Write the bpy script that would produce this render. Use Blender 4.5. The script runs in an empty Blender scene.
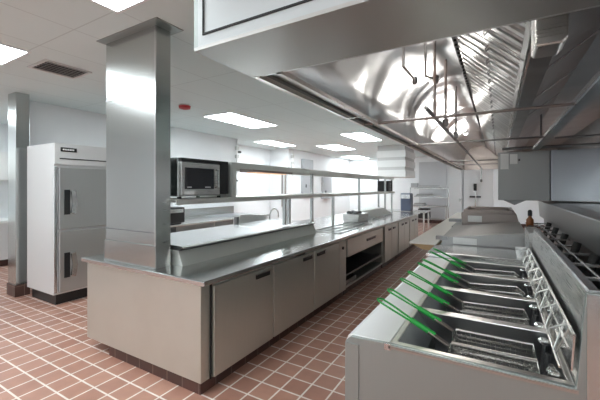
import bpy, bmesh, math, random
from mathutils import Vector
random.seed(7)
S = bpy.context.scene
C = S.collection
# ---------------------------------------------------------------- materials
def mat(name, col=(.8,.8,.8), rough=.5, metal=0., emit=None, estr=0., spec=None):
    m = bpy.data.materials.new(name); m.use_nodes = True
    b = m.node_tree.nodes['Principled BSDF']
    b.inputs['Base Color'].default_value = (*col,1)
    b.inputs['Roughness'].default_value = rough
    b.inputs['Metallic'].default_value = metal
    if spec is not None: b.inputs['Specular IOR Level'].default_value = spec
    if emit:
        b.inputs['Emission Color'].default_value = (*emit,1)
        b.inputs['Emission Strength'].default_value = estr
    return m
def N(m, t): return m.node_tree.nodes.new(t)
def L(m, a, b): m.node_tree.links.new(a, b)
def steel(name, col=(.6,.6,.585), r0=.22, r1=.36, stretch=(1,1,60), bump=.02, wave=0., wscale=1.5, cvar=.06, wdist=.1):
    """brushed stainless: stretched noise drives roughness, a soft large noise dents the sheet"""
    m = mat(name, col, r0, 1.)
    b = m.node_tree.nodes['Principled BSDF']
    tc = N(m,'ShaderNodeTexCoord'); mp = N(m,'ShaderNodeMapping'); mp.inputs['Scale'].default_value = stretch
    L(m, tc.outputs['Object'], mp.inputs['Vector'])
    n = N(m,'ShaderNodeTexNoise'); n.inputs['Scale'].default_value = 4; n.inputs['Detail'].default_value = 4
    L(m, mp.outputs[0], n.inputs['Vector'])
    mr = N(m,'ShaderNodeMapRange'); mr.inputs[3].default_value = r0; mr.inputs[4].default_value = r1
    L(m, n.outputs[0], mr.inputs[0]); L(m, mr.outputs[0], b.inputs['Roughness'])
    mx = N(m,'ShaderNodeMix'); mx.data_type = 'RGBA'
    mx.inputs[6].default_value = (*[c*(1-cvar) for c in col],1); mx.inputs[7].default_value = (*[min(1,c*(1+cvar)) for c in col],1)
    L(m, n.outputs[0], mx.inputs[0]); L(m, mx.outputs[2], b.inputs['Base Color'])
    bp = N(m,'ShaderNodeBump'); bp.inputs['Strength'].default_value = bump; bp.inputs['Distance'].default_value = .002
    L(m, n.outputs[0], bp.inputs['Height'])
    if wave:
        n2 = N(m,'ShaderNodeTexNoise'); n2.inputs['Scale'].default_value = wscale; n2.inputs['Detail'].default_value = 1
        n2.inputs['Distortion'].default_value = .8
        L(m, tc.outputs['Object'], n2.inputs['Vector'])
        b2 = N(m,'ShaderNodeBump'); b2.inputs['Strength'].default_value = wave; b2.inputs['Distance'].default_value = wdist
        L(m, n2.outputs[0], b2.inputs['Height']); L(m, bp.outputs[0], b2.inputs['Normal'])
        L(m, b2.outputs[0], b.inputs['Normal'])
    else: L(m, bp.outputs[0], b.inputs['Normal'])
    return m
def paint(name, col, rough=.55, var=.03, scale=3):
    m = mat(name, col, rough); b = m.node_tree.nodes['Principled BSDF']
    tc = N(m,'ShaderNodeTexCoord'); n = N(m,'ShaderNodeTexNoise'); n.inputs['Scale'].default_value = scale
    L(m, tc.outputs['Object'], n.inputs['Vector'])
    mx = N(m,'ShaderNodeMix'); mx.data_type='RGBA'
    mx.inputs[6].default_value = (*[c*(1-var) for c in col],1); mx.inputs[7].default_value = (*[min(1,c*(1+var)) for c in col],1)
    L(m, n.outputs[0], mx.inputs[0]); L(m, mx.outputs[2], b.inputs['Base Color'])
    return m
def bricks(name, c1, c2, mortar, w, h, msize, rough, mode='floor', off=(0,0), bump=.3):
    m = mat(name, c1, rough); b = m.node_tree.nodes['Principled BSDF']
    tc = N(m,'ShaderNodeTexCoord'); sx = N(m,'ShaderNodeSeparateXYZ'); cx = N(m,'ShaderNodeCombineXYZ')
    L(m, tc.outputs['Object'], sx.inputs[0])
    def add(a, v):
        q = N(m,'ShaderNodeMath'); q.operation='ADD'; L(m, a, q.inputs[0])
        if isinstance(v,(int,float)): q.inputs[1].default_value = v
        else: L(m, v, q.inputs[1])
        return q.outputs[0]
    if mode == 'floor':
        L(m, add(sx.outputs[0], off[0]), cx.inputs[0]); L(m, add(sx.outputs[1], off[1]), cx.inputs[1])
    else:
        L(m, add(add(sx.outputs[0], sx.outputs[1]), off[0]), cx.inputs[0]); L(m, add(sx.outputs[2], off[1]), cx.inputs[1])
    br = N(m,'ShaderNodeTexBrick'); br.offset = 0; br.squash = 1
    for k,v in (('Scale',1),('Mortar Size',msize),('Mortar Smooth',.25),('Bias',0),('Brick Width',w),('Row Height',h)): br.inputs[k].default_value = v
    br.inputs['Color1'].default_value = (*c1,1); br.inputs['Color2'].default_value = (*c2,1); br.inputs['Mortar'].default_value = (*mortar,1)
    L(m, cx.outputs[0], br.inputs['Vector'])
    n = N(m,'ShaderNodeTexNoise'); n.inputs['Scale'].default_value = 9; n.inputs['Detail'].default_value = 5; L(m, cx.outputs[0], n.inputs['Vector'])
    mx = N(m,'ShaderNodeMix'); mx.data_type='RGBA'; mx.blend_type='MULTIPLY'; mx.inputs[0].default_value = .35
    L(m, br.outputs['Color'], mx.inputs[6]); L(m, n.outputs[0], mx.inputs[7])
    hs = N(m,'ShaderNodeBrightContrast'); hs.inputs[1].default_value = 0.02; L(m, mx.outputs[2], hs.inputs[0])
    L(m, hs.outputs[0], b.inputs['Base Color'])
    bp = N(m,'ShaderNodeBump'); bp.invert = True; bp.inputs['Strength'].default_value = bump; bp.inputs['Distance'].default_value = .003
    L(m, br.outputs['Fac'], bp.inputs['Height']); L(m, bp.outputs[0], b.inputs['Normal'])
    return m
M = dict(
 floor = bricks('quarry_tile', (.345,.155,.105), (.44,.22,.155), (.80,.72,.66), .185,.185,.008,.38, off=(.007,0)),
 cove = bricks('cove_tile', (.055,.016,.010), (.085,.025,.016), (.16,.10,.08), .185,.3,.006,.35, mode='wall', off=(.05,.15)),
 steel = steel('brushed_steel', (.60,.60,.585)),
 steel_door = steel('door_steel', (.63,.645,.60), .27, .38, (1,60,1), cvar=.06, wave=.10),
 steel_v = steel('column_steel', (.53,.55,.54), .18, .28, (1,1,60), cvar=.04),
 steel_top = steel('worktop_steel', (.68,.685,.685), .17, .28, (60,1,1), cvar=.05),
 steel_hood = steel('hood_front_steel', (.60,.59,.575), .28, .42, (40,1,1), cvar=.03, wave=.12, wscale=1.2),
 steel_inner = steel('hood_inner_steel', (.90,.90,.90), .26, .36, (1,1,8), wave=.6, wscale=1.1, cvar=.03, wdist=.2),
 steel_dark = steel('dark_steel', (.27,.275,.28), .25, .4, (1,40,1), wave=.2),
 steel_dull = steel('dull_steel', (.35,.38,.37), .36, .5, (60,1,1), cvar=.04),
 steel_blue = steel('bluish_steel', (.44,.47,.50), .26, .4, (1,1,30), wave=.15),
 steel_warm = steel('warm_steel', (.44,.40,.375), .3, .42, (1,1,40)),
 baffle = mat('baffle_steel', (.56,.56,.55), .3, 1.),
 ledge = steel('ledge_steel', (.86,.86,.86), .36, .46, (60,1,1), cvar=.02),
 pass_steel = steel('shelf_steel', (.80,.81,.77), .4, .5, (1,40,1), cvar=.03),
 griddle = steel('griddle_steel', (.36,.36,.355), .34, .44, (1,40,1)),
 panel_dark = steel('dark_panel_steel', (.34,.35,.345), .4, .5, (60,1,1), cvar=.04),
 broiler = steel('broiler_steel', (.30,.262,.245), .32, .42, (1,40,1)),
 hanger = mat('hanger_steel', (.5,.5,.48), .3, 1.),
 rim = steel('rim_steel', (.76,.725,.69), .26, .36, (60,1,1), cvar=.03),
 cladding = paint('pale_cladding', (.62,.63,.65), .35),
 chrome = mat('chrome', (.78,.78,.77), .12, 1.),
 pipe = mat('pipe_metal', (.26,.26,.26), .32, 1.),
 wire = mat('basket_wire', (.7,.69,.66), .22, 1.),
 black = mat('black_plastic', (.012,.012,.013), .35),
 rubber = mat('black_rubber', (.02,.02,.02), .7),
 glass_black = mat('oven_glass', (.01,.01,.012), .06),
 hole = mat('dark_slot', (.015,.014,.014), .8),
 white = mat('white_plastic', (.82,.83,.82), .4),
 hoodface = mat('hood_face_sheet', (.60,.635,.645), .35, .3),
 enamel = mat('white_enamel', (.80,.81,.82), .3),
 green = mat('green_vinyl', (.012,.27,.04), .38),
 red = mat('red_plastic', (.42,.02,.02), .4),
 amber = mat('amber_plastic', (.24,.075,.015), .4),
 paper = mat('paper', (.72,.73,.72), .8),
 wall = paint('wall_paint', (.84,.855,.87)),
 panelgrey = paint('grey_panel_paint', (.42,.43,.45), .5),
 ceiling = paint('ceiling_paint', (.70,.78,.78), .9, .015),
 vent = mat('vent_metal', (.62,.62,.61), .5),
 board = paint('cutting_board', (.80,.76,.70), .45, .03),
 boardedge = paint('board_edge', (.40,.26,.13), .5, .15, 20),
 greenpan = mat('pan_dark_green', (.10,.13,.11), .3, .6),  # dark green-grey metal of the food well pans
 fridge = steel('fridge_steel', (.50,.505,.50), .3, .42, (1,60,1), cvar=.03),
 fridge_side = mat('fridge_side_panel', (.70,.70,.70), .45, .35),
 light = mat('light_diffuser', (1,1,1), .5, 0, (.88,.97,1), 11.),
 lamp_glow = mat('heat_lamp_glow', (1,.6,.4), .5, 0, (1,.62,.40), .4),
 blue = mat('blue_liner', (.08,.10,.15), .4),
)
for q,v in (('steel_door',.84),('steel_dull',.85),('fridge',.85)): M[q].node_tree.nodes['Principled BSDF'].inputs['Metallic'].default_value = v
def ceiling_seams(m):
    b = m.node_tree.nodes['Principled BSDF']
    src = b.inputs['Base Color'].links[0].from_socket
    tc = N(m,'ShaderNodeTexCoord'); mp = N(m,'ShaderNodeMapping'); mp.inputs['Location'].default_value = (2.59,-1.55,0)
    L(m, tc.outputs['Object'], mp.inputs[0])
    br = N(m,'ShaderNodeTexBrick'); br.offset=0
    for k,v in (('Scale',1),('Mortar Size',.006),('Mortar Smooth',.1),('Brick Width',.65),('Row Height',1.55)): br.inputs[k].default_value = v
    br.inputs['Color1'].default_value = (1,1,1,1); br.inputs['Color2'].default_value = (.985,.985,.985,1); br.inputs['Mortar'].default_value = (.8,.8,.8,1)
    L(m, mp.outputs[0], br.inputs['Vector'])
    mx = N(m,'ShaderNodeMix'); mx.data_type='RGBA'; mx.blend_type='MULTIPLY'; mx.inputs[0].default_value = 1
    L(m, src, mx.inputs[6]); L(m, br.outputs['Color'], mx.inputs[7]); L(m, mx.outputs[2], b.inputs['Base Color'])
ceiling_seams(M['ceiling'])
# ---------------------------------------------------------------- helpers
ORG = {}
class MB:
    def __init__(s): s.bm = bmesh.new()
    def box(s, x0,x1,y0,y1,z0,z1):
        v = [s.bm.verts.new(p) for p in ((x0,y0,z0),(x1,y0,z0),(x1,y1,z0),(x0,y1,z0),(x0,y0,z1),(x1,y0,z1),(x1,y1,z1),(x0,y1,z1))]
        for f in ((0,3,2,1),(4,5,6,7),(0,1,5,4),(1,2,6,5),(2,3,7,6),(3,0,4,7)): s.bm.faces.new([v[i] for i in f])
        return s
    def prism(s, poly, a0, a1, ax='y'):
        """extrude a polygon: ax y -> poly is (x,z); ax x -> (y,z); ax z -> (x,y)"""
        def P(p,a): return {'y':(p[0],a,p[1]),'x':(a,p[0],p[1]),'z':(p[0],p[1],a)}[ax]
        A = [s.bm.verts.new(P(p,a0)) for p in poly]; B = [s.bm.verts.new(P(p,a1)) for p in poly]
        n = len(poly)
        s.bm.faces.new(A); s.bm.faces.new(B[::-1])
        for i in range(n): s.bm.faces.new([A[i],B[i],B[(i+1)%n],A[(i+1)%n]])
        return s
    def tube(s, pts, r, seg=8, closed=False):
        pts = [Vector(p) for p in pts]; n = len(pts); rings = []
        up = None
        for i,p in enumerate(pts):
            if closed: d = (pts[(i+1)%n]-pts[i-1])
            elif i == 0: d = pts[1]-p
            elif i == n-1: d = p-pts[i-1]
            else: d = (pts[i+1]-p).normalized()+(p-pts[i-1]).normalized()
            d.normalize()
            if up is None: up = d.orthogonal().normalized()
            else:
                up = up - d*up.dot(d)
                up = up.normalized() if up.length > 1e-5 else d.orthogonal().normalized()
            w = d.cross(up)
            rings.append([s.bm.verts.new(p+(up*math.cos(2*math.pi*k/seg)+w*math.sin(2*math.pi*k/seg))*r) for k in range(seg)])
        for i in range(n if closed else n-1):
            a, b = rings[i], rings[(i+1)%n]
            for k in range(seg): s.bm.faces.new([a[k],a[(k+1)%seg],b[(k+1)%seg],b[k]])
        if not closed:
            s.bm.faces.new(rings[0][::-1]); s.bm.faces.new(rings[-1])
        return s
    def lathe(s, prof, c=(0,0,0), seg=24, ax='z'):
        """prof: list of (r,h) revolved about an axis through c"""
        rings = []
        def P(r,h,a):
            u,v = r*math.cos(a), r*math.sin(a)
            q = {'z':(u,v,h),'x':(h,u,v),'y':(u,h,v)}[ax]
            return (c[0]+q[0],c[1]+q[1],c[2]+q[2])
        for r,h in prof: rings.append([s.bm.verts.new(P(max(r,1e-4),h,2*math.pi*k/seg)) for k in range(seg)])
        for a,b in zip(rings, rings[1:]):
            for k in range(seg): s.bm.faces.new([a[k],a[(k+1)%seg],b[(k+1)%seg],b[k]])
        s.bm.faces.new(rings[0][::-1]); s.bm.faces.new(rings[-1])
        return s
    def cyl(s, c, r, h, ax='z', seg=20): return s.lathe([(r,0),(r,h)], c, seg, ax)
    def build(s, name, m, parent=None, bevel=0., smooth=False, off=None):
        bmesh.ops.recalc_face_normals(s.bm, faces=s.bm.faces)
        o0 = off if off is not None else (ORG.get(parent.name) if parent else None)
        if o0: bmesh.ops.translate(s.bm, verts=s.bm.verts, vec=-Vector(o0))
        me = bpy.data.meshes.new(name); s.bm.to_mesh(me); s.bm.free()
        if isinstance(m,(list,tuple)):
            for q in m: me.materials.append(q)
        else: me.materials.append(m)
        o = bpy.data.objects.new(name, me); C.objects.link(o)
        if parent:
            o.parent = parent; ORG[o.name] = ORG.get(parent.name)
        elif off is not None: o.location = off
        if bevel:
            bv = o.modifiers.new('bevel','BEVEL'); bv.width = bevel; bv.segments = 2; bv.limit_method='ANGLE'; bv.angle_limit = .6
        if smooth:
            for p in me.polygons: p.use_smooth = True
            try: me.set_sharp_from_angle(angle=.7)
            except Exception: pass
        return o
def thing(name, label, cat, loc=(0,0,0), group=None, world=True):
    o = bpy.data.objects.new(name, None); C.objects.link(o); o.location = loc; o.empty_display_size = .1
    o['label'] = label; o['category'] = cat
    if group: o['group'] = group
    ORG[o.name] = tuple(loc) if world else (0,0,0)
    return o
def tag(o, label, cat, group=None):
    o['label'] = label; o['category'] = cat
    if group: o['group'] = group
    return o
def struct(o): o['kind'] = 'structure'; return o
def dup(root, loc, label=None):
    r = root.copy(); C.objects.link(r); r.location = loc
    if label: r['label'] = label
    for ch in list(root.children):
        c = ch.copy(); C.objects.link(c); c.parent = r
        for g in list(ch.children):
            d = g.copy(); C.objects.link(d); d.parent = c
    return r
def B(*a): return MB().box(*a)
CEIL = 3.0
# ---------------------------------------------------------------- room
struct(B(-9.6,5,-4,17,-.1,0).build('floor', M['floor']))
struct(B(-9.6,5,-4,17,CEIL,CEIL+.1).build('ceiling', M['ceiling']))
w = MB()
w.box(-6.7,-6.5,2.3,7.45,0,CEIL); w.box(-7.5,-7.3,7.45,10.2,0,CEIL); w.box(-7.3,-6.7,7.3,7.45,0,CEIL); w.box(-7.3,-6.5,10.2,10.35,0,CEIL); w.box(-6.7,-6.5,10.35,16,0,CEIL)
struct(w.build('wall_left', M['wall']))
struct(B(-9.6,-9.4,-4,6,0,CEIL).build('wall_side_room', M['wall']))
struct(B(-9.4,-6.7,5.8,6,0,CEIL).build('wall_side_room_end', M['wall']))
struct(B(-6.7,5,16,16.2,0,CEIL).build('wall_back', M['wall']))
struct(B(4.8,5,-4,16,0,CEIL).build('wall_right', M['wall']))
struct(B(-1.2,4.8,-3.2,-3.0,0,CEIL).build('wall_glare_block', M['panelgrey']))  # unseen grey wall added behind the camera to cut glare on the steel
struct(B(-6.5,-6.485,2.35,7.3,0,.15).build('baseboard_left', M['cove']))
struct(B(-6.5,4.8,15.985,16,0,.15).build('baseboard_back', M['cove']))
# far grey wall cladding and far openings
struct(B(-3.1,-1.95,15.95,15.98,.15,2.75).build('trim_1', M['cladding']))
d = struct(B(-1.88,-1.33,15.9,15.97,0,2.5).build('door_1', M['enamel']))
B(-1.42,-1.38,15.86,15.9,1.0,1.12).build('door_handle', M['chrome'], d)
struct(B(-1.28,-1.02,15.9,15.97,0,2.5).build('door_2', M['panelgrey']))

# ---------------------------------------------------------------- ceiling lights
def troffer(x0,x1,y0,y1,label):
    cx,cy = (x0+x1)/2,(y0+y1)/2
    t = thing('ceiling_light', label, 'ceiling light', (cx,cy,CEIL), 'recessed fluorescent ceiling lights')
    f = MB()
    e=.025
    f.box(x0-e,x1+e,y0-e,y0,CEIL-.012,CEIL); f.box(x0-e,x1+e,y1,y1+e,CEIL-.012,CEIL); f.box(x0-e,x0,y0,y1,CEIL-.012,CEIL); f.box(x1,x1+e,y0,y1,CEIL-.012,CEIL)
    f.build('frame', M['enamel'], t)
    B(x0,x1,y0,y1,CEIL-.008,CEIL-.001).build('diffuser', M['light'], t)
troffer(-4.85,-4.17,.05,1.555,'bright rectangular ceiling light at the far left, left of the louvered ceiling vent')
troffer(-2.59,-1.94,.05,1.555,'bright rectangular ceiling light just in front of the top of the wide steel column')
troffer(-4.97,-4.28,4.72,6.25,'bright rectangular ceiling light above and beyond the microwave, nearest one behind the wide steel column')
troffer(-6.4,-5.8,8.1,9.6,'narrow ceiling light close to the left wall, above the recess with the white pipes')
troffer(-5.25,-4.5,10.0,11.6,'distant ceiling light beyond the middle of the overshelf, left of the light beside the hood')
troffer(-3.55,-2.95,8.1,9.75,'ceiling light beside the left lip of the exhaust hood')
troffer(-6.1,-5.3,14.0,15.6,'farthest thin ceiling light near the end wall, left of the hanging white slatted box')
# lights out of view that light the room the photographer stands in
for (x,y) in ((-4.5,-2.4),(-2.3,-2.4),(0,-1.6),(2.6,2),(2.6,6),(2.6,10.5),(0,12.8),(-8.2,1.5),(2.6,-1.6)):
    troffer(x-.33,x+.33,y-.75,y+.75,'rectangular ceiling light outside the picture')
# vent
t = thing('ceiling_vent','grey louvered air vent set in the ceiling above the refrigerator','vent',(-4.45,1.98,CEIL))
f = MB(); f.box(-4.68,-4.24,1.74,1.77,CEIL-.015,CEIL); f.box(-4.68,-4.24,2.2,2.23,CEIL-.015,CEIL); f.box(-4.68,-4.65,1.77,2.2,CEIL-.015,CEIL); f.box(-4.27,-4.24,1.77,2.2,CEIL-.015,CEIL)
f.build('frame', M['vent'], t)
B(-4.65,-4.27,1.77,2.2,CEIL-.004,CEIL-.001).build('duct_opening', M['hole'], t)
f = MB()
for k in range(6):
    x=-4.63+k*.062; f.prism([(x,CEIL-.004),(x+.008,CEIL-.004),(x+.040,CEIL-.022),(x+.032,CEIL-.022)],1.77,2.2)
f.build('louvers', M['vent'], t)
t = thing('fire_alarm_strobe','small round red alarm on the ceiling to the right of the wide steel column','alarm',(-4.58,3.92,CEIL))
MB().cyl((-4.58,3.92,CEIL-.02),.085,.02).build('base', M['white'], t)
MB().lathe([(.04,-.075),(.09,-.06),(.10,-.02)],(-4.58,3.92,CEIL)).build('dome', M['red'], t, smooth=True)

# ---------------------------------------------------------------- steel columns
t = thing('steel_column','wide brushed steel clad column rising from the serving counter to the ceiling','column',(-2.89,1.93,.9))
B(-3.27,-2.52,1.85,2.0,.9,CEIL-.008).build('cladding', M['steel_v'], t, bevel=.004)
MB().prism([(-3.30,1.775),(-2.41,1.775),(-2.41,2.05),(-3.30,2.05)],CEIL-.008,CEIL,'z').build('ceiling_flange', M['steel_dull'], t)
B(-3.27,-2.52,1.846,1.85,2.425,2.435).build('seam_band', M['steel_dark'], t)
B(-3.27,-2.52,1.846,1.85,1.205,1.213).build('seam_band', M['steel_dark'], t)
B(-2.535,-2.515,1.842,1.85,.95,2.98).build('corner_trim', M['steel_top'], t)
s_=MB()
for z in (1.02,1.12,1.28,1.40,1.47):
    for y in (1.93,1.965): s_.cyl((-2.52,y,z),.006,.003,'x',10)
s_.build('rivets', M['steel_dark'], t)
B(-3.28,-2.51,1.838,1.85,.9,1.10).build('base_skirt', M['steel_v'], t, bevel=.003)
t = thing('corner_column','narrow steel clad wall end column left of the refrigerator','column',(-6.15,2.18,0))
B(-6.34,-6.07,2.12,2.29,.17,CEIL).build('cladding', M['steel_v'], t, bevel=.004)
B(-6.34,-6.055,2.105,2.29,0,.17).build('tile_base', M['cove'], t)

# ---------------------------------------------------------------- side room at far left
t = thing('side_counter','long pale counter in the side room at the far left edge','counter',(-9,2.2,0))
B(-9.4,-8.6,-.5,5.6,.14,.88).build('cabinet', M['fridge_side'], t)
B(-9.4,-8.55,-.5,5.6,.88,.93).build('worktop', M['white'], t)
B(-9.4,-8.7,-.5,5.6,0,.14).build('tile_base', M['cove'], t)
t = thing('wall_cabinet','white wall cabinet above the side room counter at the far left edge','cabinet',(-9.2,2.4,1.75))
B(-9.4,-8.95,1.0,5.5,1.75,2.35).build('body', M['enamel'], t)
for y in (1.01,2.13,3.26,4.39): B(-8.95,-8.93,y,y+1.1,1.76,2.34).build('door', M['white'], t, bevel=.004)

# ---------------------------------------------------------------- refrigerator
fx=-5.13
t = thing('refrigerator','tall two-door steel reach-in refrigerator standing behind the wide column','refrigerator',(-5.5,2.6,0))
B(-5.92,fx,2.2,3.05,.15,2.2).build('body', M['fridge_side'], t, bevel=.006)
B(-5.88,fx-.06,2.25,3.0,.0,.15).build('base', M['black'], t)
for z0,z1 in ((.18,1.0),(1.03,1.87)):
    dd = B(fx+.0,fx+.045,2.25,3.02,z0,z1).build('door', M['fridge'], t, bevel=.008)
    zc = z0+ (.36 if z0<.5 else .37)
    B(fx+.045,fx+.055,2.31,2.38,zc-.17,zc+.17).build('handle_recess', M['black'], dd)
    pts=[(2.385,zc-.15),(2.44,zc-.17),(2.47,zc),(2.44,zc+.17),(2.385,zc+.15),(2.40,zc)]
    MB().prism(pts,fx+.045,fx+.085,'x').build('handle', M['steel_top'], dd, bevel=.004)
B(fx,fx+.035,2.2,3.05,1.91,2.2).build('top_panel', M['fridge_side'], t, bevel=.004)
B(fx+.03,fx+.04,2.26,3.0,1.985,2.0).build('vent_slot', M['rubber'], t)
B(fx+.03,fx+.042,2.27,2.47,2.09,2.145).build('name_plate', M['black'], t)
l_=MB()
for k in range(7): l_.box(fx+.042,fx+.044,2.295+k*.021,2.31+k*.021,2.107,2.127)
l_.build('name_plate_lettering', M['white'], t)
B(fx,fx+.02,2.205,2.235,.18,1.88).build('hinge_strip', M['steel_top'], t)

# ---------------------------------------------------------------- serving island
ix=-1.95
t = thing('refrigerated_prep_table','steel refrigerated prep cabinet with three doors and a flat raised lid','prep table',(-2.75,3.2,0))
bd = MB(); bd.box(-3.55,ix,1.82,4.6,.1,.86).build('body', M['steel_door'], t, bevel=.004)
B(-3.2,ix-.025,1.84,4.6,0,.1).build('tile_base', M['cove'], t)
B(ix,ix+.012,1.912,1.926,.1,.86).build('door_gap', M['hole'], t)
def pull(parent, x, y0, y1, z):
    h = B(x,x+.012,y0,y1,z-.022,z+.022).build('handle', M['black'], parent)
    B(x+.010,x+.018,y0-.004,y1+.004,z+.018,z+.026).build('handle_lip', M['steel_top'], h)
for y0,y1,h0,h1 in ((1.935,2.735,2.46,2.67),(2.755,3.60,3.33,3.54),(3.62,4.36,3.67,3.88)):
    dd = B(ix,ix+.028,y0,y1,.105,.825).build('door', M['steel_door'], t, bevel=.006)
    pull(dd, ix+.028, h0, h1, .775)
pn = B(ix,ix+.028,4.375,4.595,.105,.825).build('side_panel', M['steel_door'], t, bevel=.005)
MB().cyl((ix+.028,4.47,.73),.022,.015,'x').build('knob', M['black'], t)
B(ix,ix+.04,3.2,3.36,.835,.858).build('name_plate', M['black'], t)
# worktop
wt = MB().box(-3.6,-1.88,1.785,9.85,.86,.9).build('worktop', M['steel_top'], None, bevel=.008)
tag(wt,'long continuous brushed steel worktop running along the whole serving line','worktop')
# riser and lid
t2 = thing('prep_rail','raised steel rail with a long flat lid on the worktop behind the wide column','prep rail',(-2.7,3.3,.9))
MB().prism([(-2.40,.9),(-2.46,1.035),(-3.2,1.035),(-3.2,.9)],2.03,4.58).build('riser', M['pass_steel'], t2, bevel=.003)
B(-3.18,-2.44,2.04,4.57,1.035,1.046).build('gasket', M['rubber'], t2)
for y0,y1 in ((2.06,3.45),(3.46,4.56)):
    MB().prism([(-3.17,1.046),(-3.17,1.09),(-2.45,1.07),(-2.42,1.06),(-2.42,1.046)],y0,y1).build('lid', M['steel_top'], t2, bevel=.003)
# drawer cabinet
t = thing('drawer_cabinet','steel cabinet with one wide drawer above an open dark shelf bay','cabinet',(-2.5,5.55,0))
b_ = MB(); b_.box(-3.55,ix,4.62,4.66,.1,.86); b_.box(-3.55,ix,6.46,6.5,.1,.86); b_.box(-3.55,-3.5,4.66,6.46,.1,.86); b_.box(-3.5,ix,4.66,6.46,.1,.13); b_.box(-3.5,ix,4.66,6.46,.83,.86)
b_.build('carcass', M['steel_door'], t)
B(-3.2,ix-.03,4.64,6.5,0,.1).build('tile_base', M['cove'], t)
dr = B(ix-.4,ix+.025,4.67,6.45,.56,.825).build('drawer', M['steel_door'], t, bevel=.006)
pull(dr, ix+.025, 5.5, 5.95, .71)
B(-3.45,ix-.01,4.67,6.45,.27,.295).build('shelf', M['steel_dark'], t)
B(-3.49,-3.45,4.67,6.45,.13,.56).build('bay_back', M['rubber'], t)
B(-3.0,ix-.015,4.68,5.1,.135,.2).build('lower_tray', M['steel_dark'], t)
# far cabinets
for i,(y0,y1,lab) in enumerate(((6.56,7.6,'steel base cabinet directly beyond the open drawer bay'),(7.64,8.7,'steel base cabinet in the middle of the far three of the serving line'),(8.74,9.8,'last steel base cabinet at the far end of the serving line'))):
    t = thing('base_cabinet', lab, 'cabinet', (-2.7,(y0+y1)/2,0), 'far base cabinets of the serving line')
    B(-3.55,ix,y0,y1,.1,.86).build('body', M['steel_door'], t)
    B(-3.2,ix-.03,y0,y1,0,.1).build('tile_base', M['cove'], t)
    h=(y0+y1)/2
    for a,b2,hy0,hy1 in ((y0+.02,h-.01,h-.25,h-.08),(h+.01,y1-.02,h+.08,h+.25)):
        dd = B(ix,ix+.025,a,b2,.11,.82).build('door', M['steel_door'], t, bevel=.006)
        pull(dd, ix+.025, hy0, hy1, .74)
# food wells
t = thing('food_well','drop-in food well with three long dark slots in the worktop beyond the prep lid','food well',(-2.32,5.5,.9))
f=MB()
xs=(-2.56,-2.40,-2.24,-2.08)
for x in xs: f.box(x-.015,x+.015,4.72,6.2,.9,.915)
f.box(-2.575,-2.065,4.70,4.75,.9,.915); f.box(-2.575,-2.065,6.17,6.22,.9,.915); f.box(-2.575,-2.065,5.42,5.48,.9,.914)
f.build('rim', M['chrome'], t)
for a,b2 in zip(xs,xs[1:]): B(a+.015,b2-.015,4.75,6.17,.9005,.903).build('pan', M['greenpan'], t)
# metal box and long lid
t = thing('steel_pan','small square steel pan standing on the worktop beyond the food well','pan',(-2.55,6.65,.9))
f=MB(); f.prism([(-2.72,.905),(-2.40,.905),(-2.38,1.06),(-2.74,1.06)],6.35,6.95); f.build('body', M['steel'], t, bevel=.004)
for k in range(4): MB().lathe([(.05,1.06),(.055,1.10),(.02,1.12)],(-2.64+.14*(k%2),6.48+.2*(k//2),0),12).build('lid_knob', M['steel_dark'], t)
t = thing('steam_table_cover','long white sloped cover on the worktop near the far end of the serving line','cover',(-2.6,7.8,.9))
MB().prism([(-2.9,.905),(-2.35,.905),(-2.35,.96),(-2.55,1.08),(-2.9,1.08)],7.05,8.6).build('body', M['white'], t, bevel=.01)
B(-2.355,-2.345,7.1,8.55,.905,.93).build('edge_trim', M['steel_top'], t)

# ---------------------------------------------------------------- overshelf
t = thing('double_overshelf','long two-tier steel overshelf above the serving line','shelf',(-2.67,5.6,.9))
def shelf_mesh(z, x0, x1, y0, y1, lip=.05):
    m_=MB(); m_.box(x0,x1,y0,y1,z-.012,z); m_.box(x1-.012,x1,y0,y1,z-lip,z-.012); m_.box(x0,x0+.012,y0,y1,z-lip,z-.012); return m_
shelf_mesh(1.495,-2.93,-2.45,2.01,9.3,.052).build('lower_shelf', M['pass_steel'], t)
shelf_mesh(1.875,-2.93,-2.47,2.74,9.3,.065).build('top_shelf', M['pass_steel'], t)
f=B(-2.75,-2.54,3.2,4.1,1.79,1.863).build('heat_lamp_strip', M['steel_warm'], t)
B(-2.72,-2.58,3.3,4.0,1.782,1.79).build('heat_lamp', M['lamp_glow'], f)
B(-2.93,-2.455,2.725,2.80,1.495,1.863).build('end_plate', M['pass_steel'], t)
for y,hi,px_ in ((3.86,1.49,(-2.52,)),(3.97,1.49,(-2.52,)),(4.64,1.863,(-2.52,)),(5.43,1.49,(-2.52,)),(6.73,1.863,(-2.52,)),(8.62,1.863,(-2.52,)),(9.25,1.863,(-2.89,-2.52))):
    for x in px_:
        bb=MB(); bz=1.09 if (y<4.6 ) else .9
        bb.box(x-.02,x+.02,y-.02,y+.02,bz if bz>1 else .9,hi-.005)
        bb.build('post', M['steel_v'], t)
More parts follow.
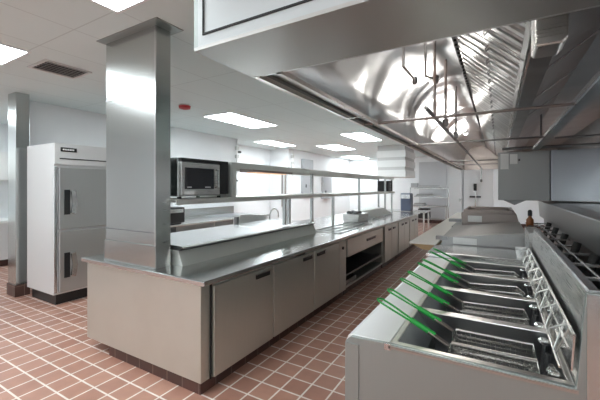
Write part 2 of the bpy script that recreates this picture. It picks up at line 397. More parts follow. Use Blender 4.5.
# microwave
t = thing('microwave_oven','steel microwave oven with a black glass door on the overshelf beside the wide column','microwave',(-2.7,2.35,1.49))
mx0=-2.47
B(-2.9,mx0-.03,2.06,2.70,1.515,1.875).build('body', M['steel_v'], t, bevel=.006)
dd=B(mx0-.03,mx0,2.075,2.565,1.53,1.835).build('door', M['steel'], t, bevel=.006)
B(mx0,mx0+.004,2.115,2.475,1.585,1.785).build('door_window', M['glass_black'], dd)
B(mx0+.004,mx0+.006,2.14,2.19,1.60,1.607).build('window_lettering', M['white'], dd)
B(mx0+.004,mx0+.006,2.36,2.43,1.60,1.607).build('window_lettering', M['white'], dd)
h_=MB().tube([(mx0+.0,2.50,1.60),(mx0+.035,2.505,1.61),(mx0+.035,2.505,1.77),(mx0+.0,2.50,1.78)],.009,8).build('door_handle', M['steel_v'], dd, smooth=True)
B(mx0-.03,mx0+.002,2.08,2.565,1.84,1.872).build('control_strip', M['black'], t)
B(mx0-.03,mx0-.002,2.575,2.69,1.53,1.872).build('side_panel', M['black'], t)
B(mx0,mx0+.003,2.11,2.22,1.535,1.565).build('label_sticker', M['paper'], t)

for x in (-2.85,-2.54):
    for y in (2.11,2.62): MB().cyl((x,y,1.495),.02,.02).build('foot', M['rubber'], t)

# ---------------------------------------------------------------- back counter on left wall
t = thing('back_counter','steel sink counter along the left wall seen below the overshelf','counter',(-5.8,5.5,0))
B(-6.48,-5.2,3.3,7.25,.86,.9).build('worktop', M['steel_top'], t, bevel=.006)
B(-6.48,-6.45,3.3,7.25,.9,1.08).build('backsplash', M['steel_v'], t)
B(-6.45,-5.28,3.35,7.2,.25,.28).build('undershelf', M['steel_dark'], t)
for x in (-6.4,-5.28):
    for y in (3.4,5.3,7.15): MB().cyl((x,y,0),.022,.86).build('leg', M['chrome'], t, smooth=True)
B(-5.9,-5.26,4.3,5.9,.5,.86).build('drawer_box', M['steel_dark'], t)
B(-6.2,-5.5,5.95,6.9,.901,.906).build('sink_rim', M['steel_blue'], t)
t = thing('black_toaster','small black countertop appliance on the back counter just right of the wide column','toaster',(-5.4,4.25,.9))
B(-5.65,-5.25,4.0,4.5,.92,1.22).build('body', M['black'], t, bevel=.02)
B(-5.25,-5.235,4.05,4.45,1.12,1.19).build('front_strip', M['chrome'], t)
B(-5.6,-5.3,4.05,4.45,.9,.92).build('feet', M['rubber'], t)
t = thing('wall_faucet','wall mounted pot filler faucet left of the recess','faucet',(-6.5,7.22,1.5))
MB().tube([(-6.49,7.2,1.78),(-6.3,7.2,1.80),(-6.25,7.2,1.78)],.018).build('upper_arm', M['pipe'], t, smooth=True)
MB().tube([(-6.47,7.22,1.85),(-6.47,7.22,1.42)],.012).build('riser_pipe', M['chrome'], t, smooth=True)
MB().tube([(-6.49,7.0,1.42),(-6.49,7.28,1.42)],.014).tube([(-6.35,7.0,1.42),(-6.5,7.05,1.42)],.012).build('mixer_bar', M['chrome'], t, smooth=True)
t = thing('gooseneck_faucet','chrome gooseneck faucet standing behind the raised lid','faucet',(-3.3,4.7,.9))
pts=[(-3.3,4.6,.9),(-3.3,4.6,1.12)]+[(-3.3,4.6+.13-.13*math.cos(a),1.12+.12*math.sin(a)) for a in [math.pi*k/8 for k in range(1,8)]]+[(-3.3,4.86,1.08)]
MB().tube(pts,.011).build('spout', M['chrome'], t, smooth=True)
MB().lathe([(.035,0),(.035,.03),(.02,.05)],(-3.3,4.6,.9),16).build('base', M['chrome'], t, smooth=True)
t = thing('clear_guard','pale upright side guard behind the raised prep lid','guard',(-3.3,3.9,.9))
MB().prism([(3.75,.9),(4.5,.9),(4.5,1.14),(4.0,1.19),(3.85,1.19)],-3.31,-3.295,'x').build('panel', M['white'], t)
B(-3.33,-3.28,3.75,3.80,.9,1.17).build('bracket', M['steel_dark'], t)

# ---------------------------------------------------------------- left wall fittings
def wallbox(name,label,cat,y0,y1,z0,z1,m,x=-6.5,dp=.08):
    o=thing(name,label,cat,(x,(y0+y1)/2,z0)); B(x,x+dp,y0,y1,z0,z1).build('body',m,o,bevel=.005); return o
o=wallbox('electrical_panel','tall grey electrical panel high on the left wall beyond the recess','electrical panel',11.1,11.95,1.2,2.7,M['panelgrey'])
B(-6.42,-6.405,11.16,11.89,1.26,2.64).build('door', M['panelgrey'], o, bevel=.004)
B(-6.405,-6.39,11.3,11.36,1.6,1.72).build('latch', M['black'], o)
o=wallbox('electrical_panel','grey electrical panel with dark latch, seen between the shelves beyond the tall panel','electrical panel',12.85,13.7,1.1,2.05,M['panelgrey'])
B(-6.405,-6.39,13.0,13.1,1.35,1.47).build('latch', M['black'], o)
def conduit(y, z0, z1, label, x=-6.5):
    o=thing('white_conduit',label,'conduit',(x,y,z0))
    MB().tube([(x+.04,y,z0),(x+.04,y,z1)],.022).build('pipe', M['white'], o, smooth=True)
    m_=MB()
    for z in (z0+.2,(z0+z1)/2,z1-.25): m_.box(x,x+.075,y-.05,y+.05,z-.05,z+.05)
    m_.build('clamps', M['vent'], o)
conduit(7.40,2.0,2.98,'white vertical conduit with clamps on the near edge of the wall recess')
conduit(10.42,2.0,2.98,'white vertical conduit with clamps on the far edge of the wall recess')
o=thing('coat_hook_rail','small dark fitting near the top of the recessed wall','fitting',(-7.3,8.3,2.75)); B(-7.3,-7.2,8.2,8.45,2.72,2.78).build('body',M['black'],o)
o=thing('wall_pipe_pair','pair of thin vertical brownish pipes at the far end of the wall recess','pipes',(-6.67,10.16,.9))
for x_ in (-6.74,-6.60): MB().tube([(x_,10.16,.9),(x_,10.16,2.1)],.03).build('pipe', M['steel_warm'], o, smooth=True)

# ---------------------------------------------------------------- far end of kitchen
t = thing('hanging_slatted_box','white banded box hanging from the ceiling beyond the far end of the serving line','ceiling unit',(-3.1,11.7,CEIL))
for z0,z1,m_ in ((2.82,3.0,'vent'),(2.6,2.82,'white'),(2.5,2.6,'vent'),(2.28,2.5,'white'),(2.18,2.28,'vent'),(1.95,2.18,'white')):
    dx = .03 if m_=='white' else 0
    B(-3.5-dx,-2.6+dx,11.1-dx,12.5+dx,z0,z1).build('panel_band', M[m_], t, bevel=.003)
t = thing('far_overshelf','steel shelf unit with stacked trays against the far grey wall','shelf unit',(-2.6,14.9,0))
B(-3.4,-1.75,14.6,15.4,.80,.84).build('table_top', M['steel_top'], t)
for z in (.25,1.2,1.55): B(-3.1,-1.8,14.9,15.4,z,z+.03).build('shelf', M['steel_top'], t)
for x in (-3.35,-1.8):
    for y in (14.65,15.35): MB().cyl((x,y,0),.025,1.6 if y>15 else .8).build('leg', M['chrome'], t, smooth=True)
B(-2.9,-2.5,14.7,15.3,.3,.7).build('under_table_shade', M['rubber'], t)  # black block stands in for the shade in the gap under the table
for i,(x,z,wd,lab) in enumerate(((-2.7,1.23,.7,'stack of steel trays on the middle far shelf'),(-2.5,1.58,.9,'long steel tray on the top far shelf'),(-2.9,.84,.5,'steel pan stack on the far table'))):
    o=thing('steel_trays',lab,'trays',(x,15.1,z))
    for k in range(3): B(x-wd/2+.02*k,x+wd/2-.02*k,14.95,15.3,z+.035*k,z+.035*k+.025).build('tray', M['steel'] if k%2 else M['steel_dark'], o)
t = thing('coffee_urn','dark blue countertop machine beyond the far end of the serving line','machine',(-2.5,11.0,0))
B(-2.68,-2.36,10.85,11.2,.86,1.42).build('body', M['blue'], t, bevel=.03)
B(-2.66,-2.38,10.83,10.85,1.25,1.38).build('front_panel', M['chrome'], t)
B(-3.3,-1.9,10.7,11.6,.82,.86).build('stand_top', M['steel_top'], t)
for x in (-3.25,-1.95):
    for y in (10.75,11.55): MB().cyl((x,y,0),.025,.82).build('leg', M['chrome'], t, smooth=True)
t = thing('black_wall_fan','black boxy device at the far end of the overshelf','device',(-2.7,9.05,1.49))
B(-2.8,-2.5,8.85,9.15,1.49,1.78).build('body', M['black'], t, bevel=.01)
m_=MB()
for z in (1.56,1.63,1.70): m_.cyl((-2.5,9.0,z),.025,.012,'x',14)
m_.build('dials', M['steel_dark'], t)
t = thing('white_pillar','white square pillar beyond the cooking line with a spray hose on it','pillar',(-.55,12.3,0))
B(-.95,-.12,12,12.5,0,CEIL).build('body', M['wall'], t, bevel=.01)
t = thing('spray_hose','hanging spray hose with dark grip on the white pillar','hose',(-.62,11.95,1.0))
MB().tube([(-.62,11.96,1.0),(-.6,11.93,1.35),(-.62,11.96,1.62)],.02).build('hose', M['chrome'], t, smooth=True)
MB().tube([(-.62,11.93,1.5),(-.62,11.93,1.72)],.045).build('grip', M['black'], t, smooth=True)
B(-.78,-.46,11.96,12,1.28,1.33).build('bracket', M['black'], t)
o=thing('wall_switch_box','small grey box on the far wall above the blue machine','switch box',(-3.2,15.97,1.75)); B(-3.45,-3.15,15.9,16,1.6,1.8).build('body',M['panelgrey'],o)

# ---------------------------------------------------------------- exhaust hood
HZ=2.1
t = thing('exhaust_hood','huge stainless exhaust hood hanging over the fryers, open underneath with grease filters','exhaust hood',(0,5,HZ))
HL,HR,HY0,HY1=-.94,1.5,.846,10.4
fp=B(HL+.02,HR,HY0,HY0+.02,HZ,CEIL).build('front_panel', M['hoodface'], t)
m_=MB(); m_.box(-.895,HR,HY0-.004,HY0,HZ+.035,HZ+.042); m_.box(-.895,-.888,HY0-.004,HY0,HZ+.042,CEIL-.05)
m_.build('panel_groove', M['rubber'], fp)
B(HL,HR,HY0,1.18,HZ-.012,HZ).build('front_underside', M['steel_hood'], t)
B(HL,HL+.02,HY0,HY1,HZ,CEIL).build('left_outer_side', M['steel_dull'], t)
# left gutter
g=MB(); g.box(HL,HL+.025,1.2,HY1,HZ-.012,HZ+.01); g.box(HL+.115,HL+.14,1.2,HY1,HZ-.012,HZ+.01); g.box(HL+.025,HL+.115,1.2,HY1,HZ+.03,HZ+.04)
g.build('left_gutter', M['rim'], t)
g=MB()
for y in (2.2,3.9,5.6,7.3): g.box(HL-.004,HL+.14,y,y+.02,HZ-.015,HZ-.012)
g.build('gutter_joints', M['steel_top'], t)
# canopy inside, a curved sheet from the left wall over the roof to the filters
prof=[(-.80,2.11),(-.81,2.3),(-.79,2.45),(-.73,2.58),(-.62,2.68),(-.47,2.73),(-.27,2.73)]
back=[(x-.02 if z<2.6 else x, z+ (0 if z<2.5 else .02)) for x,z in prof[::-1]]
c_=MB()
n=60
rows=[[c_.bm.verts.new((x,1.2+(HY1-1.2)*i/n,z)) for x,z in prof] for i in range(n+1)]
for a,b2 in zip(rows,rows[1:]):
    for k in range(len(prof)-1): c_.bm.faces.new([a[k],a[k+1],b2[k+1],b2[k]])
cn=c_.build('inner_canopy', M['steel_inner'], t, smooth=True)
so=cn.modifiers.new('thick','SOLIDIFY'); so.thickness=.006; so.offset=1
B(HL+.02,HR,1.2,1.22,HZ,CEIL).build('front_inner_wall', M['steel_inner'], t)
B(HL+.02,HR,HY1-.02,HY1,HZ-.01,CEIL).build('far_end_wall', M['steel_warm'], t)
# filters
FU=(-.25,2.7); FL=(.15,2.33)
dx,dz=FL[0]-FU[0],FL[1]-FU[1]; ln=math.hypot(dx,dz); ux,uz=dx/ln,dz/ln; nx,nz=uz,-ux   # n points down-left
if nz>0: nx,nz=-nx,-nz
def P2(s,h): return (FU[0]+ux*s+nx*h, FU[1]+uz*s+nz*h)
def filt(y0):
    fr=MB()
    for s0,s1 in ((0,.03),(ln-.03,ln)): fr.prism([P2(s0,0),P2(s1,0),P2(s1,.03),P2(s0,.03)],y0+.002,y0+.498)
    for yy in (y0+.002,y0+.478): fr.prism([P2(0,0),P2(ln,0),P2(ln,.03),P2(0,.03)],yy,yy+.02)
    f_=fr.build('grease_filter', M['steel'], t)
    MB().prism([P2(0,-.004),P2(ln,-.004),P2(ln,.002),P2(0,.002)],y0,y0+.5).build('filter_back', M['steel_dark'], f_)
    b_=MB()
    for k in range(4):
        yy=y0+.063+k*.125
        A=[P2(.03,.028),P2(ln-.03,.028)]; 
        # U shaped baffle: rounded strip
        pr=[(-.042,.006),(-.038,.024),(-.022,.032),(.022,.032),(.038,.024),(.042,.006),(.032,.006),(-.032,.006)]
        r0=[b_.bm.verts.new((P2(.03,h)[0],yy+a,P2(.03,h)[1])) for a,h in pr]
        r1=[b_.bm.verts.new((P2(ln-.03,h)[0],yy+a,P2(ln-.03,h)[1])) for a,h in pr]
        for q in range(len(pr)): b_.bm.faces.new([r0[q],r0[(q+1)%len(pr)],r1[(q+1)%len(pr)],r1[q]])
        b_.bm.faces.new(r0); b_.bm.faces.new(r1[::-1])
    b_.build('baffles', M['baffle'], f_)
    for yy in (y0+.13,y0+.37):
        a=P2(.30,.03); b2=P2(.30,.055)
        MB().tube([(a[0],yy-.035,a[1]),(b2[0],yy-.03,b2[1]),(b2[0],yy+.03,b2[1]),(a[0],yy+.035,a[1])],.005,6).build('filter_handle', M['steel_dark'], f_)
y=1.25
while y < 9.9:
    filt(y); y += .505
m_=MB(); m_.box(-.285,-.25,1.22,HY1-.02,2.665,2.74); m_.build('filter_top_rail', M['steel_dark'], t)
for k in range(60): MB().cyl((-.268,1.3+k*.09,2.655),.010,.011,'z',8).build('rail_hole', M['hole'], t)
# trough under the low filter edge
MB().prism([(.15,2.30),(.15,2.34),(.165,2.34),(.165,2.312),(.235,2.312),(.235,2.38),(.25,2.38),(.25,2.30)],1.22,HY1-.02).build('grease_trough', M['steel_dark'], t)
B(.138,.15,1.22,HY1-.02,2.298,2.345).build('trough_lip', M['steel_top'], t)
# grease cup
cp=MB().prism([(.122,2.115),(.195,2.115),(.215,2.135),(.215,2.30),(.115,2.30),(.115,2.125)],1.5,1.64).build('grease_cup', M['steel'], t, bevel=.012)
# right hand canopy
MB().prism([(.25,2.36),(.55,2.58),(1.25,2.60),(1.46,2.11),(1.48,2.11),(1.48,2.64),(.24,2.64),(.24,2.36)],1.22,HY1-.02).build('right_canopy', M['steel_dark'], t)
for y in (2.6,3.4,4.2): MB().prism([(.26,2.352),(.54,2.555),(.53,2.54),(.26,2.34)],y,y+.03).build('canopy_rib', M['steel_top'], t)
# added globes with point lights, hidden from view, to brighten the canopy inside
for y in (1.7,3.6,5.5,7.4):
    lg=MB().lathe([(.06,2.735),(.065,2.70),(.05,2.66),(.02,2.64)],(-.55,y,0),16).build('added_hood_globe', M['enamel'], t, smooth=True)
    la=bpy.data.lights.new('hood_fill_light','POINT'); la.energy=3; la.shadow_soft_size=.06; la.color=(1,.97,.92)
    lo=bpy.data.objects.new('hood_fill_light',la); lo.location=(-.55,y,2.58); C.objects.link(lo)
# fire suppression piping
t = thing('fire_suppression_piping','thin steel pipes with drop nozzles running inside the exhaust hood','pipes',(-.4,4,HZ))
for (y,x1,z) in ((2.56,.40,2.10),(4.08,.40,2.10),(7.0,.1,2.10),(8.2,.1,2.10)):
    MB().tube([(-.94,y,z),(x1,y,z)],.010).build('cross_pipe', M['pipe'], t, smooth=True)
MB().tube([(-.405,2.3,2.12),(-.36,5.5,2.08),(-.33,8.2,2.04)],.014).build('main_pipe', M['pipe'], t, smooth=True)
def drop(x,y,z0,z1,hook=None,nz_=True):
    p=[(x,y,z1),(x,y,z0)]
    if hook: p.append(hook)
    o=MB().tube(p,.011).build('drop_pipe', M['chrome'], t, smooth=True)
    e=p[-1]
    if nz_: MB().lathe([(.011,.03),(.022,.02),(.022,-.02),(.012,-.035)],e,12).build('nozzle', M['pipe'], o, smooth=True)
drop(-.62,2.6,2.52,2.71,(-.56,2.72,2.44))
drop(-.46,2.6,2.42,2.73,(-.40,2.68,2.41))
drop(-.40,2.62,2.13,2.73,None,False)
drop(-.36,2.9,2.12,2.62)
drop(-.345,3.5,2.10,2.56)
drop(-.31,8.2,1.75,2.04)
# long rail under the right canopy
t = thing('hood_light_rail','long dark steel rail with a bright edge hanging under the right side of the hood','rail',(.45,4,2.12))
MB().prism([(.40,2.10),(.47,2.10),(.49,2.22),(.46,2.22)],1.9,5.45).build('rail', M['steel_dark'], t)
MB().prism([(.388,2.095),(.40,2.095),(.412,2.14),(.40,2.14)],1.9,5.45).build('bright_edge', M['steel_top'], t)
MB().tube([(.47,2.05,2.2),(.47,2.05,2.58)],.012).tube([(.47,5.2,2.2),(.47,5.2,2.58)],.012).build('hangers', M['pipe'], t, smooth=True)
t = thing('side_pipe','thin pipe crossing beneath the right canopy toward the frame edge','pipe',(.8,4.3,2.1))
MB().tube([(.5,4.3,2.11),(1.46,4.3,2.11)],.011).build('pipe', M['pipe'], t, smooth=True)
MB().tube([(.05,5.4,2.13),(1.46,5.4,2.13)],.02).build('rear_pipe', M['pipe'], t, smooth=True)

# ---------------------------------------------------------------- fryers
FH=.9
def make_fryer(label, world_y):
    t = thing('deep_fryer', label, 'deep fryer', (0,world_y,0), 'deep fryers in the cooking line', world=False)
    W=.515
    # cabinet: front panel, sides
    c_=MB(); c_.box(-.60,-.585,.003,W-.003,.14,.845)
    c_.box(-.585,.22,.0,.018,.14,FH-.012); c_.box(-.585,.22,W-.018,W,.14,FH-.012); c_.box(-.585,.22,.018,W-.018,.14,.16)
    c_.build('cabinet', M['steel_dull'], t)
    # door on the front
    dd=B(-.615,-.60,.03,W-.03,.17,.70).build('door', M['steel_door'], t, bevel=.005)
    MB().tube([(-.615,.10,.66),(-.65,.10,.66),(-.65,.40,.66),(-.615,.40,.66)],.008).build('door_handle', M['chrome'], dd, smooth=True)
    # ledge with rolled nose
    pr=[(-.42,FH),(-.60,FH),(-.622,FH-.010),(-.632,FH-.035),(-.632,.80),(-.60,.80),(-.60,FH-.03),(-.42,FH-.03)]
    MB().prism(pr,.0,W).build('front_ledge', M['ledge'], t, bevel=.004)
    # tank
    k=MB()
    x0,x1,y0,y1,zb=-.40,.22,.03,W-.03,.66
    vs=[k.bm.verts.new(p) for p in ((x0,y0,FH-.005),(x1,y0,FH-.005),(x1,y1,FH-.005),(x0,y1,FH-.005),(x0+.09,y0,FH-.12),(x1,y0,FH-.12),(x1,y1,FH-.12),(x0+.09,y1,FH-.12),(x0+.10,y0+.01,zb),(x1-.02,y0+.01,zb),(x1-.02,y1-.01,zb),(x0+.10,y1-.01,zb))]
    for a in (0,4):
        for q in range(4): k.bm.faces.new([vs[a+q],vs[a+(q+1)%4],vs[a+4+(q+1)%4],vs[a+4+q]])
    k.bm.faces.new(vs[8:12])
    tk=k.build('tank', M['steel_dark'], t)
    sm=tk.modifiers.new('thick','SOLIDIFY'); sm.thickness=.004; sm.offset=0
    # rims
    r=MB(); r.box(-.42,.235,-.0,.03,FH-.02,FH); r.box(-.42,.235,W-.03,W,FH-.02,FH); r.box(-.42,-.395,.03,W-.03,FH-.02,FH-.002); r.box(.215,.235,.03,W-.03,FH-.02,FH)
    r.build('rim', M['rim'], t, bevel=.003)
    # heating tubes and fittings
    h=MB()
    for yy in (.10,.20,.31,.41): h.tube([(.19,yy,.87),(.17,yy,.70),(-.24,yy,.69)],.011)
    h.build('heating_element', M['steel_dark'], t, smooth=True)
    for yy,zz in ((.08,.885),(.14,.87),(.11,.84),(.40,.885),(.45,.87)): MB().lathe([(.008,-.02),(.017,-.012),(.017,.012),(.008,.02)],(.185,yy,zz),12,'x').build('tank_fitting', M['chrome'], t, smooth=True)
    # flue riser / splash
    MB().prism([(.235,FH-.03),(.272,1.235),(.305,1.235),(.33,1.2),(.33,.14),(.24,.14)],.0,W).build('flue_riser', M['steel'], t, bevel=.003)
    MB().prism([(.268,1.236),(.272,1.245),(.303,1.245),(.303,1.236)],.0,W).build('flue_cap', M['steel_top'], t)
    # basket hanger rail: a long bar with bent wire hooks
    hg=MB()
    hg.tube([(.232,.0,1.075),(.232,W,1.075)],.005); hg.tube([(.19,.0,.955),(.19,W,.955)],.0045)
    hg.tube([(.215,.0,1.03),(.215,W,1.03)],.0035)
    for yy in (.13,.39):
        hg.tube([(.232,yy-.05,1.075),(.19,yy-.02,.955),(.19,yy+.02,.955),(.232,yy+.05,1.075)],.0045)
        hg.tube([(.232,yy,1.075),(.175,yy,1.045),(.17,yy,1.02)],.0045)
    hg.build('basket_hanger', M['hanger'], t, smooth=True)
    MB().prism([(.222,.95),(.228,.95),(.236,1.08),(.230,1.08)],.0,W).build('hanger_plate', M['steel_top'], t)
    for x in (-.52,.28):
        for yy in (.05,W-.05):
            l_=MB().cyl((x,yy,.05),.02,.10).build('leg', M['chrome'], t, smooth=True)
            MB().lathe([(.045,-.012),(.05,-.008),(.05,.008),(.045,.012)],(x,yy,.05),16,'y').build('caster', M['rubber'], l_, smooth=True)
    return t
fl=['nearest deep fryer, whose bare steel side panel faces the viewer','second deep fryer from the front of the cooking line','third deep fryer from the front of the cooking line','fourth deep fryer, next to the flat steel covered station']
FY=[1.515,2.03,2.545,3.06]
f0=make_fryer(fl[0],FY[0])
for yy,lb in zip(FY[1:],fl[1:]): dup(f0,(0,yy,0),lb)
# near finishing panel
t = thing('end_panel','large plain grey steel panel closing the near end of the fryer line','panel',(0,1.5,.0))
MB().prism([(-.628,.13),(-.628,.87),(-.60,.895),(-.42,.902),(.235,.902),(.262,1.238),(.9,1.238),(.9,.13)],1.492,1.512).build('sheet', M['steel_dull'], t, bevel=.002)
B(-.627,-.56,1.486,1.4925,.14,.865).build('edge_strip', M['steel_dull'], t)
B(-.44,-.41,1.486,1.492,.875,.905).build('clip', M['steel_top'], t, bevel=.002)
B(-.42,.24,1.486,1.4925,.885,.897).build('top_bead', M['steel_warm'], t)
m_=MB(); m_.box(.262,.9,1.486,1.4925,.14,1.234); m_.build('flue_side', M['steel_v'], t)
for x in (-.58,.84): MB().cyl((x,1.502,0),.012,.13).build('foot', M['chrome'], t)
# baskets
def make_basket(label,y):
    t = thing('fryer_basket', label, 'fryer basket', (.012,y,0), 'fryer baskets with green handles', world=False)
    hw=.083
    X0,X1,ZT,ZB=-.20,.13,.865,.73
    f=MB(); f.tube([(X0,-hw,ZT),(X1,-hw,ZT),(X1,hw,ZT),(X0,hw,ZT)],.0055,6,True)
    f.tube([(X0+.03,-hw+.015,ZB),(X1-.02,-hw+.015,ZB),(X1-.02,hw-.015,ZB),(X0+.03,hw-.015,ZB)],.0045,6,True)
    f.tube([(X0+.01,-hw,ZT-.03),(X1,-hw,ZT-.03),(X1,hw,ZT-.03),(X0+.01,hw,ZT-.03)],.003,5,True)
    f.build('basket_frame', M['wire'], t, smooth=True)
    g=MB()
    n=15
    for k in range(n+1):
        a=k/n; xt=X0+(X1-X0)*a; xb=X0+.03+(X1-X0-.05)*a
        g.tube([(xt,-hw,ZT),(xb,-hw+.015,ZB),(xb,hw-.015,ZB),(xt,hw,ZT)],.0013,4)
    for k in range(9):
        a=k/8; yt=-hw+2*hw*a; yb=-hw+.015+(2*hw-.03)*a
        g.tube([(X0,yt,ZT),(X0+.03,yb,ZB),(X1-.02,yb,ZB),(X1,yt,ZT)],.0013,4)
    for k in range(1,6):
        a=k/6; z=ZT+(ZB-ZT)*a; i=.015*a
        g.tube([(X0+.03*a,-hw+i,z),(X1-.02*a,-hw+i,z),(X1-.02*a,hw-i,z),(X0+.03*a,hw-i,z)],.0013,4,True)
    g.build('wire_mesh', M['wire'], t)
    # steel shank
    s_=MB(); s_.tube([(-.29,-.010,.933),(-.205,-.012,.890),(X0,-.012,ZT-.08)],.0055,6); s_.tube([(-.29,.010,.933),(-.205,.012,.890),(X0,.012,ZT-.08)],.0055,6)
    s_.prism([(-.29,.938),(-.20,.893),(-.20,.886),(-.29,.930)],-.012,.012)
    s_.build('handle_shank', M['wire'], t)
    # green vinyl handle: thick grip that opens to a wire loop
    h=MB()
    h.tube([(-.262,0,.921),(-.30,0,.939),(-.37,0,.972)],.013,10)
    lp=[(-.345,-.006,.960),(-.385,-.015,.978),(-.43,-.021,1.0),(-.47,-.024,1.019),(-.510,-.024,1.037),(-.525,-.014,1.042),(-.530,0,1.044),(-.525,.014,1.042),(-.510,.024,1.037),(-.47,.024,1.019),(-.43,.021,1.0),(-.385,.015,.978),(-.345,.006,.960)]
    h.tube(lp,.0048,8)
    h.build('handle', M['green'], t, smooth=True)
    return t
pos=[1.645,1.825,2.15,2.33,2.67,2.845,3.185,3.36]
nm=['first','second','third','fourth']
labs=[]
for i in range(4):
    labs += [f'near wire basket with green handle in the {["nearest","second","third","fourth"][i]} deep fryer', f'far wire basket with green handle in the {["nearest","second","third","fourth"][i]} deep fryer']
b0=make_basket(labs[0],pos[0])
for yy,lb,rz in zip(pos[1:],labs[1:],(0,.14,.09,.17,.24,.2,.2)): dup(b0,(.012,yy,0),lb).rotation_euler = (0,0,rz)

# ---------------------------------------------------------------- dump station, griddle, broiler
t = thing('covered_station','low station with a flat plain steel cover beyond the fryers','station',(-.15,3.85,0))
B(-.60,.24,3.58,4.13,.12,.90).build('cabinet', M['steel_dull'], t)
MB().prism([(-.63,.90),(-.63,.935),(-.45,.955),(.235,.955),(.235,.90)],3.585,4.13).build('cover', M['steel_top'], t, bevel=.006)
B(.235,.33,3.58,4.13,.12,1.2).build('back_riser', M['steel'], t)
for x in (-.5,.2):
    for y in (3.63,4.08): MB().cyl((x,y,0),.02,.12).build('leg', M['chrome'], t)
t = thing('griddle','steel boxed griddle with sloped top beyond the flat covered station','griddle',(-.15,4.8,0))
B(-.60,.26,4.17,5.45,.12,.92).build('cabinet', M['steel_dull'], t)
m_=MB(); 
vs=[(-.56,4.17,.92),(.25,4.17,.92),(.25,5.42,.92),(-.56,5.42,.92),(-.56,4.17,1.03),(.25,4.17,1.13),(.25,5.42,1.14),(-.56,5.42,1.04)]
v=[m_.bm.verts.new(p) for p in vs]
for f_ in ((0,3,2,1),(4,5,6,7),(0,1,5,4),(1,2,6,5),(2,3,7,6),(3,0,4,7)): m_.bm.faces.new([v[i] for i in f_])
m_.build('body', M['griddle'], t, bevel=.006)
B(-.62,-.50,4.14,4.2,1.0,1.04).build('corner_tab', M['steel_dark'], t)
B(-.44,-.20,4.162,4.17,.965,1.035).build('label_sticker', M['paper'], t)
for x in (-.5,.2):
    for y in (4.22,5.4): MB().cyl((x,y,0),.02,.12).build('leg', M['chrome'], t)
t = thing('charbroiler','brownish steel broiler box with a raised rim behind the griddle','broiler',(-.15,6.1,0))
B(-.60,.30,5.5,6.7,.12,1.02).build('cabinet', M['steel_dull'], t)
MB().prism([(-.46,1.02),(-.47,1.23),(.22,1.23),(.27,1.02)],5.5,6.7).build('body', M['broiler'], t, bevel=.008)
m_=MB(); m_.box(-.44,.19,5.52,5.56,1.23,1.275); m_.box(-.44,.19,6.5,6.54,1.23,1.275); m_.box(-.44,-.40,5.56,6.5,1.23,1.275); m_.box(.15,.19,5.56,6.5,1.23,1.275)
m_.build('rim', M['broiler'], t, bevel=.004)
B(-.38,-.20,5.49,5.5,1.10,1.19).build('label_sticker', M['paper'], t)
B(-.635,-.46,5.47,5.6,1.09,1.13).build('side_tab', M['steel_dark'], t)
for x in (-.5,.2):
    for y in (5.55,6.65): MB().cyl((x,y,0),.02,.12).build('leg', M['chrome'], t)
t = thing('cutting_board_ledge','long pale cutting board ledge with a brown edge beside the griddle','cutting board',(-.8,6.9,.86))
MB().box(-.97,-.65,4.36,10.2,.895,.91).build('board', M['board'], t)
MB().prism([(-.95,.893),(-.65,.893),(-.65,.83),(-.80,.83)],4.37,10.2).build('support', M['boardedge'], t)
m_=MB()
for y in (4.6,6.5): m_.prism([(-.66,.84),(-.605,.84),(-.605,.60)],y,y+.03)
m_.build('brackets', M['steel'], t)

# small things behind
t = thing('black_pedestal','narrow black pedestal box between the griddle and the rear line','pedestal',(.38,5.46,0))
B(.32,.45,5.3,5.62,0,1.06).build('body', M['rubber'], t, bevel=.01)
B(.32,.45,5.29,5.30,.9,.98).build('front_plate', M['black'], t)
t = thing('amber_bottle','amber bottle with a dark cap behind the griddle','bottle',(.37,5.46,1.06))
MB().lathe([(.035,1.06),(.042,1.08),(.042,1.17),(.02,1.20),(.018,1.22)],(.37,5.46,0),16).build('body', M['amber'], t, smooth=True)
MB().lathe([(.026,1.22),(.026,1.28),(.014,1.30)],(.37,5.46,0),12).build('cap', M['black'], t)
t = thing('white_cup','small white cup on the corner of the flat steel cover','cup',(.18,3.68,.955))
MB().lathe([(.03,.955),(.045,1.05),(.04,1.05),(.027,.965)],(.18,3.68,0),18).build('body', M['white'], t, smooth=True)

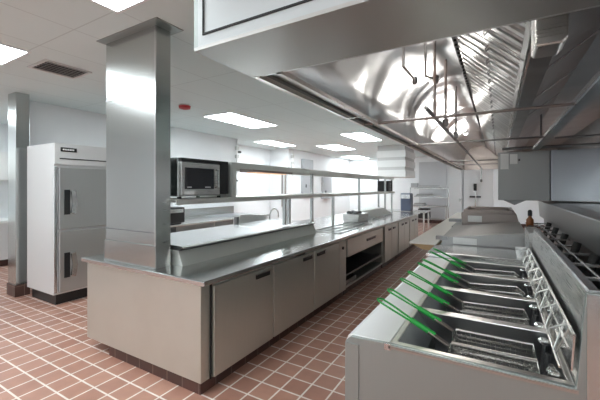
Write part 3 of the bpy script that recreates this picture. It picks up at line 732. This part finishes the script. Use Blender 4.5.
# ---------------------------------------------------------------- back-to-back line on the right
t = thing('rear_equipment_line','low dark steel equipment line back to back with the fryers','equipment line',(.9,4.2,0))
MB().prism([(.60,1.12),(.58,1.38),(.72,1.395),(1.4,1.395),(1.4,1.12)],2.5,6.9).build('upper_body', M['griddle'], t, bevel=.01)
B(.66,1.4,2.5,6.9,0,1.12).build('lower_body', M['steel_dark'], t)
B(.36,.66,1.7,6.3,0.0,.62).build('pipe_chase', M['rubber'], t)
t = thing('pipe_chase_frame','open steel ladder frame in the dark gap behind the fryer flues','frame',(.5,3.8,.62))
m_=MB(); m_.box(.37,.385,1.7,6.0,1.10,1.115); m_.box(.485,.50,1.7,6.0,1.07,1.09)
for k in range(10):
    y=2.0+k*.42
    m_.box(.34,.60,y,y+.025,1.085,1.10)
m_.build('rails', M['steel_top'], t)
m_=MB()
for k in range(6): m_.box(.37,.385,1.7+k*.85,1.72+k*.85,.62,1.10)
m_.build('uprights', M['steel_dark'], t)
for k in range(6):
    y=2.3+k*.6; MB().tube([(.50,y,.62),(.50,y,.95),(.53,y+.08,1.0),(.575,y+.10,1.14)],.028,10).build('flexible_pipe', M['rubber'], t, smooth=True)
# far hanging box
t = thing('salamander_broiler','big plain grey steel box unit hanging at the far end of the cooking line','equipment box',(.3,5.9,1.41))
B(0,.60,5.6,6.3,1.42,2.10).build('body', M['panel_dark'], t, bevel=.005)
MB().prism([(.06,1.42),(.34,1.42),(.20,1.35)],5.65,5.9).build('drip_spout', M['steel_dark'], t)
for x,x1_,z0,z1 in ((.03,.13,1.86,2.08),(.145,.235,1.93,2.07)): B(x,x1_,5.594,5.6,z0,z1).build('notice_paper', M['paper'], t)
B(.245,.265,5.588,5.6,1.97,2.0).build('magnet', M['black'], t)
t2= thing('steel_wall_unit','bluish steel box unit to the right of the papered grey box','equipment box',(.95,5.85,1.41))
B(.61,1.5,5.58,6.3,1.42,2.10).build('body', M['steel_blue'], t2, bevel=.005)

# ---------------------------------------------------------------- world, camera
wd = bpy.data.worlds.new('World'); S.world = wd; wd.use_nodes = True
wd.node_tree.nodes['Background'].inputs[0].default_value = (.88,.95,1,1)
wd.node_tree.nodes['Background'].inputs[1].default_value = .5
cam = bpy.data.cameras.new('camera'); co = bpy.data.objects.new('camera', cam); C.objects.link(co)
co.location = (0,0,1.6); co.rotation_euler = (math.pi/2,0,math.atan(198/336))
cam.sensor_width = 36; cam.lens = 36*336/600; cam.shift_y = -12.5/600; cam.clip_start=.05
S.camera = co
S.view_settings.view_transform='Standard'; S.view_settings.look='None'; S.view_settings.gamma=1; S.view_settings.exposure=0.75
S.view_settings.use_curve_mapping=False
